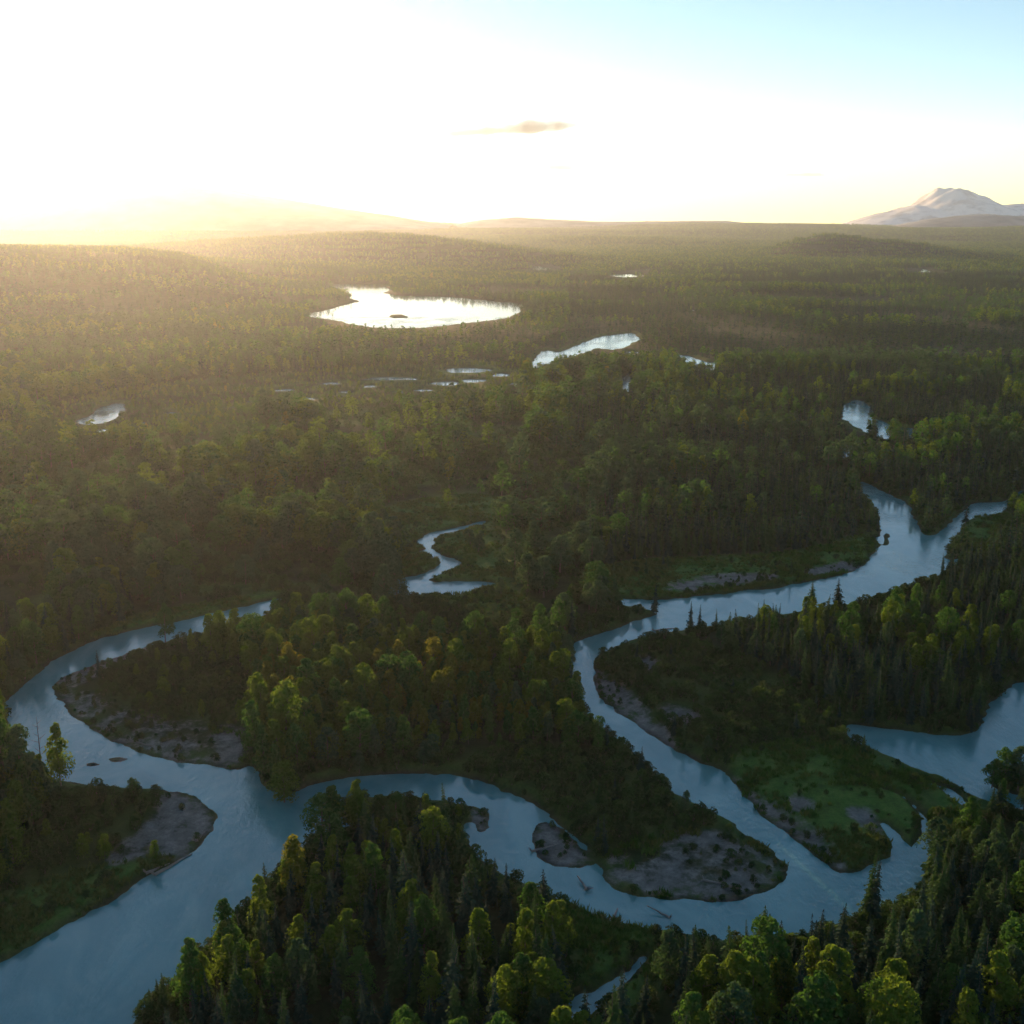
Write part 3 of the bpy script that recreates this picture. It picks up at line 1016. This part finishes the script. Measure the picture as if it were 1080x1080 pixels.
nice = {'spruce': ('spruce', 'conifer wood'), 'cottonwood': ('cottonwood', 'broadleaf wood'), 'willow': ('willow', 'thicket')}
for nm, s in sets.items():
    K = KINDS[nm]
    nf = len(K.near)
    protos = K.near + K.mid + K.far            # one scatter per kind: near forms first, then simpler ones for farther away
    c = proto_collection(nm + '_stand', protos if nm != 'willow' else protos[:8])
    rest = s['near'] | s['mid']
    form = s['form'] + np.where(s['mid'], nf, 0)
    X, Y, Z, SC, RO, FO = s['x'][rest], s['y'][rest], s['z'][rest], s['scl'][rest], s['rot'][rest], form[rest]
    if nm != 'willow':
        m = s2 if nm == 'spruce' else ~s2
        xx, yy = x2[m], y2[m]
        X, Y, Z = np.concatenate([X, xx]), np.concatenate([Y, yy]), np.concatenate([Z, z2[m]])
        sc = scale_of(h2[m], r3); sc[:, :2] *= 1.35
        SC = np.concatenate([SC, sc])
        RO = np.concatenate([RO, rot_of(len(xx), r3)])
        FO = np.concatenate([FO, choose_form(xx, yy, nm == 'spruce', r3) + 2 * nf])
    scatter({'spruce': 'spruce_forest', 'cottonwood': 'cottonwood_forest', 'willow': 'willow_thickets'}[nm], c, np.stack([X, Y, Z - .1], 1), SC, RO, FO,
            {'spruce': 'dark spruce forest covering the valley beyond the near groves',
             'cottonwood': 'rounded green cottonwood forest covering the valley beyond the near groves',
             'willow': 'low willow and alder thickets along banks and clearings'}[nm], nice[nm][1])
    print(nm, len(X), 'scattered', picked[nm].sum(), 'single')

# sedge and tall grass in the clearings
M_SEDGE = [foliage('sedge_green', (.036, .098, .020), (.078, .155, .032), .3), foliage('sedge_straw', (.058, .104, .026), (.105, .142, .044), .3)]


def tussock(seed):
    r = np.random.default_rng(seed)
    k = 34
    a = r.random(k) * 6.283
    d = np.stack([np.cos(a), np.sin(a), 1.2 + r.random(k) * 1.6], 1)
    d /= np.linalg.norm(d, axis=1, keepdims=True)
    base = np.stack([r.normal(size=k) * .28, r.normal(size=k) * .28, np.zeros(k)], 1)
    side = np.stack([-np.sin(a), np.cos(a), np.zeros(k)], 1)
    ln = r.uniform(.3, .55, k)[:, None]
    return cards(base + d * ln * .9, d * ln, side * r.uniform(.05, .12, k)[:, None])


gc = proto_collection('meadow_sedge', [(tussock(800 + k), None, M_SEDGE[k % 3 // 2]) for k in range(5)])
tx, ty = field(95, 560, 1.15, 940)
tr_ = np.random.default_rng(941)
tz = np.zeros(len(tx))
tkeep = zone(tx, ty, MEADOW[:8] + MEADOW[10:]) | (zone(tx, ty, [GRAVEL[0], GRAVEL[4]]) & (fbm(tx, ty, 14., 3, 98) > .05))
tkeep &= tr_.random(len(tx)) < np.clip(.55 + 1.4 * fbm(tx, ty, 9.0, 3, 99), 0, 1)
tx, ty = tx[tkeep], ty[tkeep]
tz, tw, tg_ = terrain(tx, ty)
ok_ = (tw < -.5) & (tg_ < .6)
tx, ty, tz = tx[ok_], ty[ok_], tz[ok_]
ths = tr_.uniform(.6, 1.5, len(tx)) * (1 + .6 * fbm(tx, ty, 20., 2, 97))
scatter('meadow_grass', gc, np.stack([tx, ty, tz - .05], 1), np.stack([ths * 1.2, ths * 1.2, ths], 1), rot_of(len(tx), tr_, .05),
        np.where(fbm(tx, ty, 25., 2, 96) + tr_.normal(size=len(tx)) * .2 > .15, 2, tr_.integers(0, 5, len(tx))),
        'tussocks of green sedge and tall grass in the clearings', 'grass')
print('tussocks', len(tx))

# far forest: patches of many small crowns
def patch(seed, size=64.0, count=120, conifers=.7):
    r = np.random.default_rng(seed)
    V, FM, o = [], [], 0
    for k in range(count):
        p = np.array([r.uniform(-.5, .5) * size, r.uniform(-.5, .5) * size, 0])
        h = r.uniform(7, 14)
        if r.random() < conifers:
            v = spruce_crown(r, 4, 3, 1, 1.7) * np.array([h, h, h]) + p
            fm = r.integers(0, 2)
        else:
            v = broad_crown(r, 4, 4, .13) * np.array([h, h, h]) + p
            fm = 2 + r.integers(0, 3)
        V.append(v); FM.append(np.full(len(v) // 4, fm))
    v = np.concatenate(V)
    return mesh_from('forest_patch', v, quads_of(v), M_SPRUCE + M_COTTON, np.concatenate(FM))


pc = bpy.data.collections.new('far_forest_patches')
for k in range(5):
    pc.objects.link(bpy.data.objects.new('forest_patch_' + 'abcde'[k], patch(700 + k, count=(130, 120, 115, 95, 70)[k], conifers=(.97, .85, .7, .5, .25)[k])))
x3, y3 = field(2500, FAR * .97, 54.0, 930, .56)
z3, w3, _ = terrain(x3, y3)
hz = hills(x3, y3, np.hypot(x3, y3), w3)
kk = H / (H - np.minimum(12.0 + z3, 90))
k3 = (w3 < -30) & (np.hypot(x3, y3) < FAR * .985) & (water(x3 * kk, y3 * kk) < -35) & (water(x3 * (kk + 1) / 2, y3 * (kk + 1) / 2) < -35)
x3, y3, z3 = x3[k3], y3[k3], z3[k3]
rr_ = np.random.default_rng(8)
sc3 = np.repeat((1 + .5 * fbm(x3, y3, 420., 4, 3))[:, None], 3, 1); sc3[:, :2] = 1
scatter('far_forest', pc, np.stack([x3, y3, z3 - .5], 1), sc3, np.stack([x3 * 0, x3 * 0, rr_.integers(0, 4, len(x3)) * math.pi / 2], 1),
        np.clip(np.round(1.5 + 3.2 * fbm(x3, y3, 700.0, 4, 55) + rr_.normal(size=len(x3)) * .6), 0, 4), 'distant mixed forest fading into haze towards the horizon', 'far wood')
print('far', len(x2), len(x3))

# ------------------------------------------------------------------ single trees and bushes
STANDS = [  # first match on where the foot stands in the picture
    (lambda x, y: y > 1000 and 560 < x < 720, 'by the narrow pool at the bottom edge', 'by the narrow pool'),
    (lambda x, y: x < 240 and y < 1000 and y > 700, 'in the grove on the inner side of the left river bend', 'left bend grove'),
    (lambda x, y: x < 560 and y > 1000 and x < 330, 'at the bottom of the near grove beside the wide blue channel', 'near grove foot'),
    (lambda x, y: x < 620 and y > 920, 'in the middle of the near grove between two river channels', 'near grove middle'),
    (lambda x, y: x < 620 and y > 835, 'on the upstream tip of the near grove', 'near grove tip'),
    (lambda x, y: x >= 860 and y > 985, 'in the bottom right corner of the corner grove', 'corner grove corner'),
    (lambda x, y: x >= 860 and y > 850, 'in the corner grove below the grassy bar', 'corner grove bar side'),
    (lambda x, y: x >= 600 and y > 955, 'in the corner grove facing the gravel bar', 'corner grove gravel side'),
    (lambda x, y: x > 960 and y > 700, 'beside the still pond at the right edge', 'pond side'),
    (lambda x, y: x > 740 and y > 770, 'on the grassy bar with gravel patches', 'grassy bar'),
    (lambda x, y: x > 610 and y > 640, 'on the wooded right bank above the diagonal channel', 'right bank'),
    (lambda x, y: x < 330 and y > 690, 'near the sandy bar of the left bend', 'sandy bar'),
    (lambda x, y: y > 640, 'on the wooded island in the middle of the river', 'river island'),
    (lambda x, y: True, 'in the forest beyond the river', 'forest beyond'),
]
TONE = {'spruce': ['bluish', 'olive'] * 3,
        'cottonwood': ['green', 'yellowish', 'greyish', 'slim green', 'broad green', 'slim yellowish', 'slim greyish', 'golden'],
        'willow': ['greyish', 'dark'] * 2}
SHAPE = {'spruce': ['narrow', 'pointed', 'broad', 'slender', 'even', 'wide']}
MESHES = {}
for nm, K in KINDS.items():
    MESHES[nm] = []
    for crown, tr, mat in K.near:
        MESHES[nm].append((mesh_from(nm + '_crown', crown, quads_of(crown), [mat]), mesh_from(nm + '_trunk', tr[0], tr[1], [M_BARK], smooth=True)))
THING = {'spruce': ('spruce_tree', 'spruce tree', 'spruce'), 'cottonwood': ('cottonwood_tree', 'broadleaf tree', 'cottonwood'), 'willow': ('willow_bush', 'bush', 'willow bush')}


def plant(nm, form, loc, rot, scl, label, group=None):
    name, cat, _ = THING[nm]
    e = bpy.data.objects.new(name, None)
    e.location = loc
    e.rotation_euler = rot
    e.scale = scl
    e.empty_display_size = .2
    COL.objects.link(e)
    set_props(e, label, cat, group)
    cm, tm_ = MESHES[nm][form]
    link('crown' if nm != 'willow' else 'foliage', cm, e)
    link('trunk' if nm != 'willow' else 'stems', tm_, e)
    return e


for nm, s in sets.items():
    idx = np.nonzero(picked[nm])[0]
    px, py = to_px(s['x'][idx], s['y'][idx], s['z'][idx])
    stand = [next(k for k, st in enumerate(STANDS) if st[0](a, b_)) for a, b_ in zip(px, py)]
    q1, q2 = np.quantile(s['h'][idx], [.33, .67])
    rank = {}
    for j, i in enumerate(idx):
        rank.setdefault(stand[j], []).append((s['h'][i], i))
    tallest = {k: max(v)[1] for k, v in rank.items()}
    shortest = {k: min(v)[1] for k, v in rank.items() if len(v) > 3}
    for j, i in enumerate(idx):
        phrase = STANDS[stand[j]][1]
        word = THING[nm][2]
        f = s['form'][i]
        loc = (s['x'][i], s['y'][i], s['z'][i] - .1)
        group = None
        if tallest[stand[j]] == i:
            label = 'tallest %s %s' % (word, phrase)
        elif shortest.get(stand[j]) == i:
            label = 'shortest %s %s' % (word, phrase)
        else:
            size = 'short' if s['h'][i] < q1 else 'tall' if s['h'][i] > q2 else 'medium'
            look = TONE[nm][f] + (' ' + SHAPE[nm][f] if nm in SHAPE else '')
            label = '%s %s %s %s' % (size, look, word, phrase)
            group = '%s %s %s %s' % (size, look, word, STANDS[stand[j]][2])
        plant(nm, f, loc, s['rot'][i], s['scl'][i], label, group)

# ------------------------------------------------------------------ haze
m, n, l = new_mat('valley_haze')
out = n.new('ShaderNodeOutputMaterial')
pv = n.new('ShaderNodeVolumePrincipled')
pv.inputs['Color'].default_value = (.76, .87, 1.0, 1)
pv.inputs['Density'].default_value = HAZE_DENSITY
pv.inputs['Anisotropy'].default_value = .7
l.new(pv.outputs[0], out.inputs['Volume'])
HB = 10600.0
hv = [(sx * HB, sy * HB, z) for z in (-4.0, HAZE_TOP) for sx, sy in ((-1, -1), (1, -1), (1, 1), (-1, 1))]
hf = [(3, 2, 1, 0), (4, 5, 6, 7), (0, 1, 5, 4), (1, 2, 6, 5), (2, 3, 7, 6), (3, 0, 4, 7)]
set_props(link('haze', mesh_from('haze', hv, hf, [m])), 'pale evening haze filling the valley', 'haze', kind='stuff')

# ------------------------------------------------------------------ trees that stand out by themselves
def single(nm, form, base, h, wid, label, rot=0.0, crown=True):
    g = ground([base])
    z, _, _ = terrain(g[:, 0], g[:, 1])
    return plant(nm, form, (g[0, 0], g[0, 1], z[0] - .1), (0, 0, rot), (h * wid, h * wid, h), label)


single('spruce', 1, (855, 648), 10.5, 1.35, 'lone wide spruce rising against the bright river on the right bank')
single('spruce', 2, (883, 645), 10.0, 1.3, 'second spruce against the river, nearer the bend than the lone one', 1.0)
single('spruce', 4, (728, 669), 9.5, 1.0, 'taller spruce of the close pair at the river edge', 2.0)
single('spruce', 0, (737, 670), 8.6, 1.1, 'shorter spruce of the close pair at the river edge', 3.0)
single('spruce', 3, (755, 669), 7.0, 1.1, 'small grey spruce standing just beside the close pair', 4.0)
single('spruce', 1, (805, 660), 7.5, 1.2, 'small spruce on the river edge between the pair and the lone spruce', 5.0)
single('cottonwood', 0, (8, 846), 19.0, 1.0, 'tallest dark cottonwood at the left edge hiding the river bend', 1.0)
single('cottonwood', 2, (26, 850), 18.0, .95, 'tall greyish cottonwood second from the left edge over the bend', 2.0)
single('cottonwood', 3, (-14, 850), 18.5, 1.1, 'tall cottonwood cut off by the left edge', 2.4)
single('cottonwood', 5, (66, 842), 17.5, .8, 'slim yellowish cottonwood alone in front of the bright bend', .6)
single('cottonwood', 6, (40, 856), 13.5, 1.0, 'lower greyish cottonwood under the tall pair of the bend', .2)
single('cottonwood', 1, (300, 846), 11.0, 1.4, 'round yellowish cottonwood leaning over the dark channel mouth', .9)
single('cottonwood', 7, (312, 956), 13.5, .95, 'golden cottonwood on the rim of the near grove above the channel', .5)

for k, (a, b_, hh, what) in enumerate([(1046, 831, 7.5, 'low round cottonwood on the water side of the islet in the still pond'), (1058, 832, 9.5, 'broad cottonwood on the islet in the still pond'),
                                  (1073, 836, 10.5, 'taller cottonwood further out on the islet in the still pond')]):
    single('cottonwood', (4, 0, 2)[k], (a, b_), hh, 1.25, what, k)
single('spruce', 3, (1066, 834), 9.5, 1.1, 'dark spruce between the cottonwoods of the pond islet', 1.2)

# ---- bare snag on the bend


def snag(base, h, label, seed):
    r = np.random.default_rng(seed)
    g = ground([base])
    z, _, _ = terrain(g[:, 0], g[:, 1])
    e = bpy.data.objects.new('dead_tree', None)
    e.location = (g[0, 0], g[0, 1], z[0] - .1)
    COL.objects.link(e)
    set_props(e, label, 'dead tree')
    v, f = tube([(0, 0, -.2), (.1, .05, h * .5), (.25, .1, h)], [.16, .11, .03], 7)
    link('trunk', mesh_from('dead_trunk', v, f, [M_BARK], smooth=True), e)
    for k in range(14):
        t = .35 + .6 * k / 14
        a = k * 2.4 + r.normal() * .4
        ln = h * .11 * (1.2 - t) * (1 + r.random())
        p0 = np.array([.25 * t, .1 * t, h * t])
        p1 = p0 + np.array([math.cos(a) * ln, math.sin(a) * ln, ln * .7])
        v, f = tube([p0, (p0 + p1) / 2 + [0, 0, -.05], p1], [.05, .035, .012], 5)
        link('branch', mesh_from('bare_branch', v, f, [M_BARK], smooth=True), e)


snag((47, 838), 17.5, 'bare leafless tree standing alone before the bright left bend', 3)


# ---- driftwood lying on bars and in the shallows
def driftwood(base, ln, ang, rad, label, seed, roots=True, cat='log', lift=0.0):
    r = np.random.default_rng(seed)
    g = ground([base])
    x, y = g[0]
    ends = np.array([[x - math.cos(ang) * ln / 2, y - math.sin(ang) * ln / 2], [x + math.cos(ang) * ln / 2, y + math.sin(ang) * ln / 2]])
    z, _, _ = terrain(ends[:, 0], ends[:, 1])
    z = np.maximum(z, -.05) + rad * .6
    z[1] += lift
    n_ = 7
    path = [(ends[0] * (1 - t) + ends[1] * t).tolist() + [z[0] * (1 - t) + z[1] * t] for t in np.linspace(0, 1, n_)]
    path = np.array(path); path[1:-1, :2] += r.normal(size=(n_ - 2, 2)) * ln * .012
    e = bpy.data.objects.new('driftwood_log', None)
    e.location = path[0]
    COL.objects.link(e)
    set_props(e, label, cat)
    v, f = tube(path - path[0], np.linspace(rad * 1.15, rad * .35, n_), 8)
    capf = np.array([[0, 1, 2, 3], [0, 3, 4, 7], [4, 5, 6, 7]])
    link('log', mesh_from('drift_log', v, np.concatenate([f, capf]), [M_DRIFT], smooth=True), e)
    if roots:
        for k in range(6):
            a = k * 1.05 + r.random() * .5
            d = np.array([-math.cos(ang) * .4 + math.sin(ang) * math.cos(a), -math.sin(ang) * .4 - math.cos(ang) * math.cos(a), abs(math.sin(a)) * 1.0])
            v, f = tube([(0, 0, 0), d * rad * 2.4, d * rad * 4.2 + [0, 0, -.1]], [rad * .5, rad * .28, rad * .08], 5)
            link('root', mesh_from('drift_root', v, f, [M_DRIFT], smooth=True), e)


driftwood((183, 912), 9.0, .95, .34, 'long grey driftwood log along the edge of the left gravel point', 1)
driftwood((167, 917), 5.0, .8, .28, 'pale shorter driftwood log at the lower end of the gravel point', 2)
driftwood((213, 882), 4.5, 1.3, .25, 'white driftwood log at the waterline of the gravel point tip', 4)
driftwood((614, 933), 4.0, 2.0, .3, 'dark snag with roots stranded in midstream below the gravel islet', 5, True, 'log', .6)
driftwood((694, 964), 4.5, 2.6, .2, 'thin branchy snag sticking up in the lower channel', 6, True, 'log', .9)
driftwood((649, 966), 3.0, 1.2, .3, 'short dark stump at the near bank of the lower channel', 7, True, 'log', .5)
driftwood((700, 664), 7.0, .3, .25, 'dark log lying in the water by the close pair of spruces', 8)
driftwood((575, 895), 6.0, .4, .25, 'grey log stranded across the small gravel islet', 9)
driftwood((760, 935), 6.5, -.3, .25, 'grey log stranded on the wide gravel bar', 10)
driftwood((150, 786), 7.0, -.4, .28, 'grey log stranded on the sandy left bar', 12)

# ------------------------------------------------------------------ clouds, above and beyond the haze
m, n, l = new_mat('cloud_vapour')
out = n.new('ShaderNodeOutputMaterial')
pv = n.new('ShaderNodeVolumePrincipled')
pv.inputs['Color'].default_value = (.66, .60, .60, 1)
pv.inputs['Density'].default_value = .0062
pv.inputs['Anisotropy'].default_value = 0
l.new(pv.outputs[0], out.inputs['Volume'])


def cloud(px0, px1, pyc, half, D, label, seed, tilt=0.0):
    x0, x1 = (px0 - 540) / FPX * D, (px1 - 540) / FPX * D
    zc = H + (228 - pyc) / FPX * D
    hh = half / FPX * D
    nu, nv = 60, 24
    u = np.linspace(0, 1, nu)[:, None] + np.zeros((1, nv))
    a = np.linspace(0, 2 * math.pi, nv, endpoint=False)[None] + np.zeros((nu, 1))
    prof = np.sin(math.pi * u ** .8) ** .8 * (.8 + .35 * np.sin(seed + 5.4 * u))
    lump = 1 + .8 * fbm((u * 26).ravel(), (np.cos(a) * 2.0 + seed).ravel(), 2.0, 4, seed).reshape(u.shape)
    X = x0 + (x1 - x0) * u
    Z = zc + np.sin(a) * hh * prof * lump * np.where(np.sin(a) > 0, 1.0, .55) + tilt * (u - .5)
    Y = D + np.cos(a) * hh * 2.2 * prof * lump
    i = np.arange(nu - 1)[:, None] * nv + np.arange(nv)[None]
    j = np.arange(nu - 1)[:, None] * nv + (np.arange(nv)[None] + 1) % nv
    f = np.stack([i, j, j + nv, i + nv], -1).reshape(-1, 4)
    v = np.stack([X, Y, Z], -1).reshape(-1, 3)
    o = link('cloud', mesh_from('cloud', v, f, [m], smooth=True))
    set_props(o, label, 'cloud', kind='stuff')


cloud(472, 610, 145, 11, 11000, 'long peach-grey cloud alone above the horizon', 3, 90)
cloud(488, 540, 189, 3, 11500, 'thin faint cloud streak low over the horizon', 5)
cloud(572, 640, 181, 4, 11500, 'small ragged cloud low over the middle of the horizon', 8)
cloud(815, 858, 188, 3, 11500, 'tiny cloud streak left of the snowy peaks', 9)
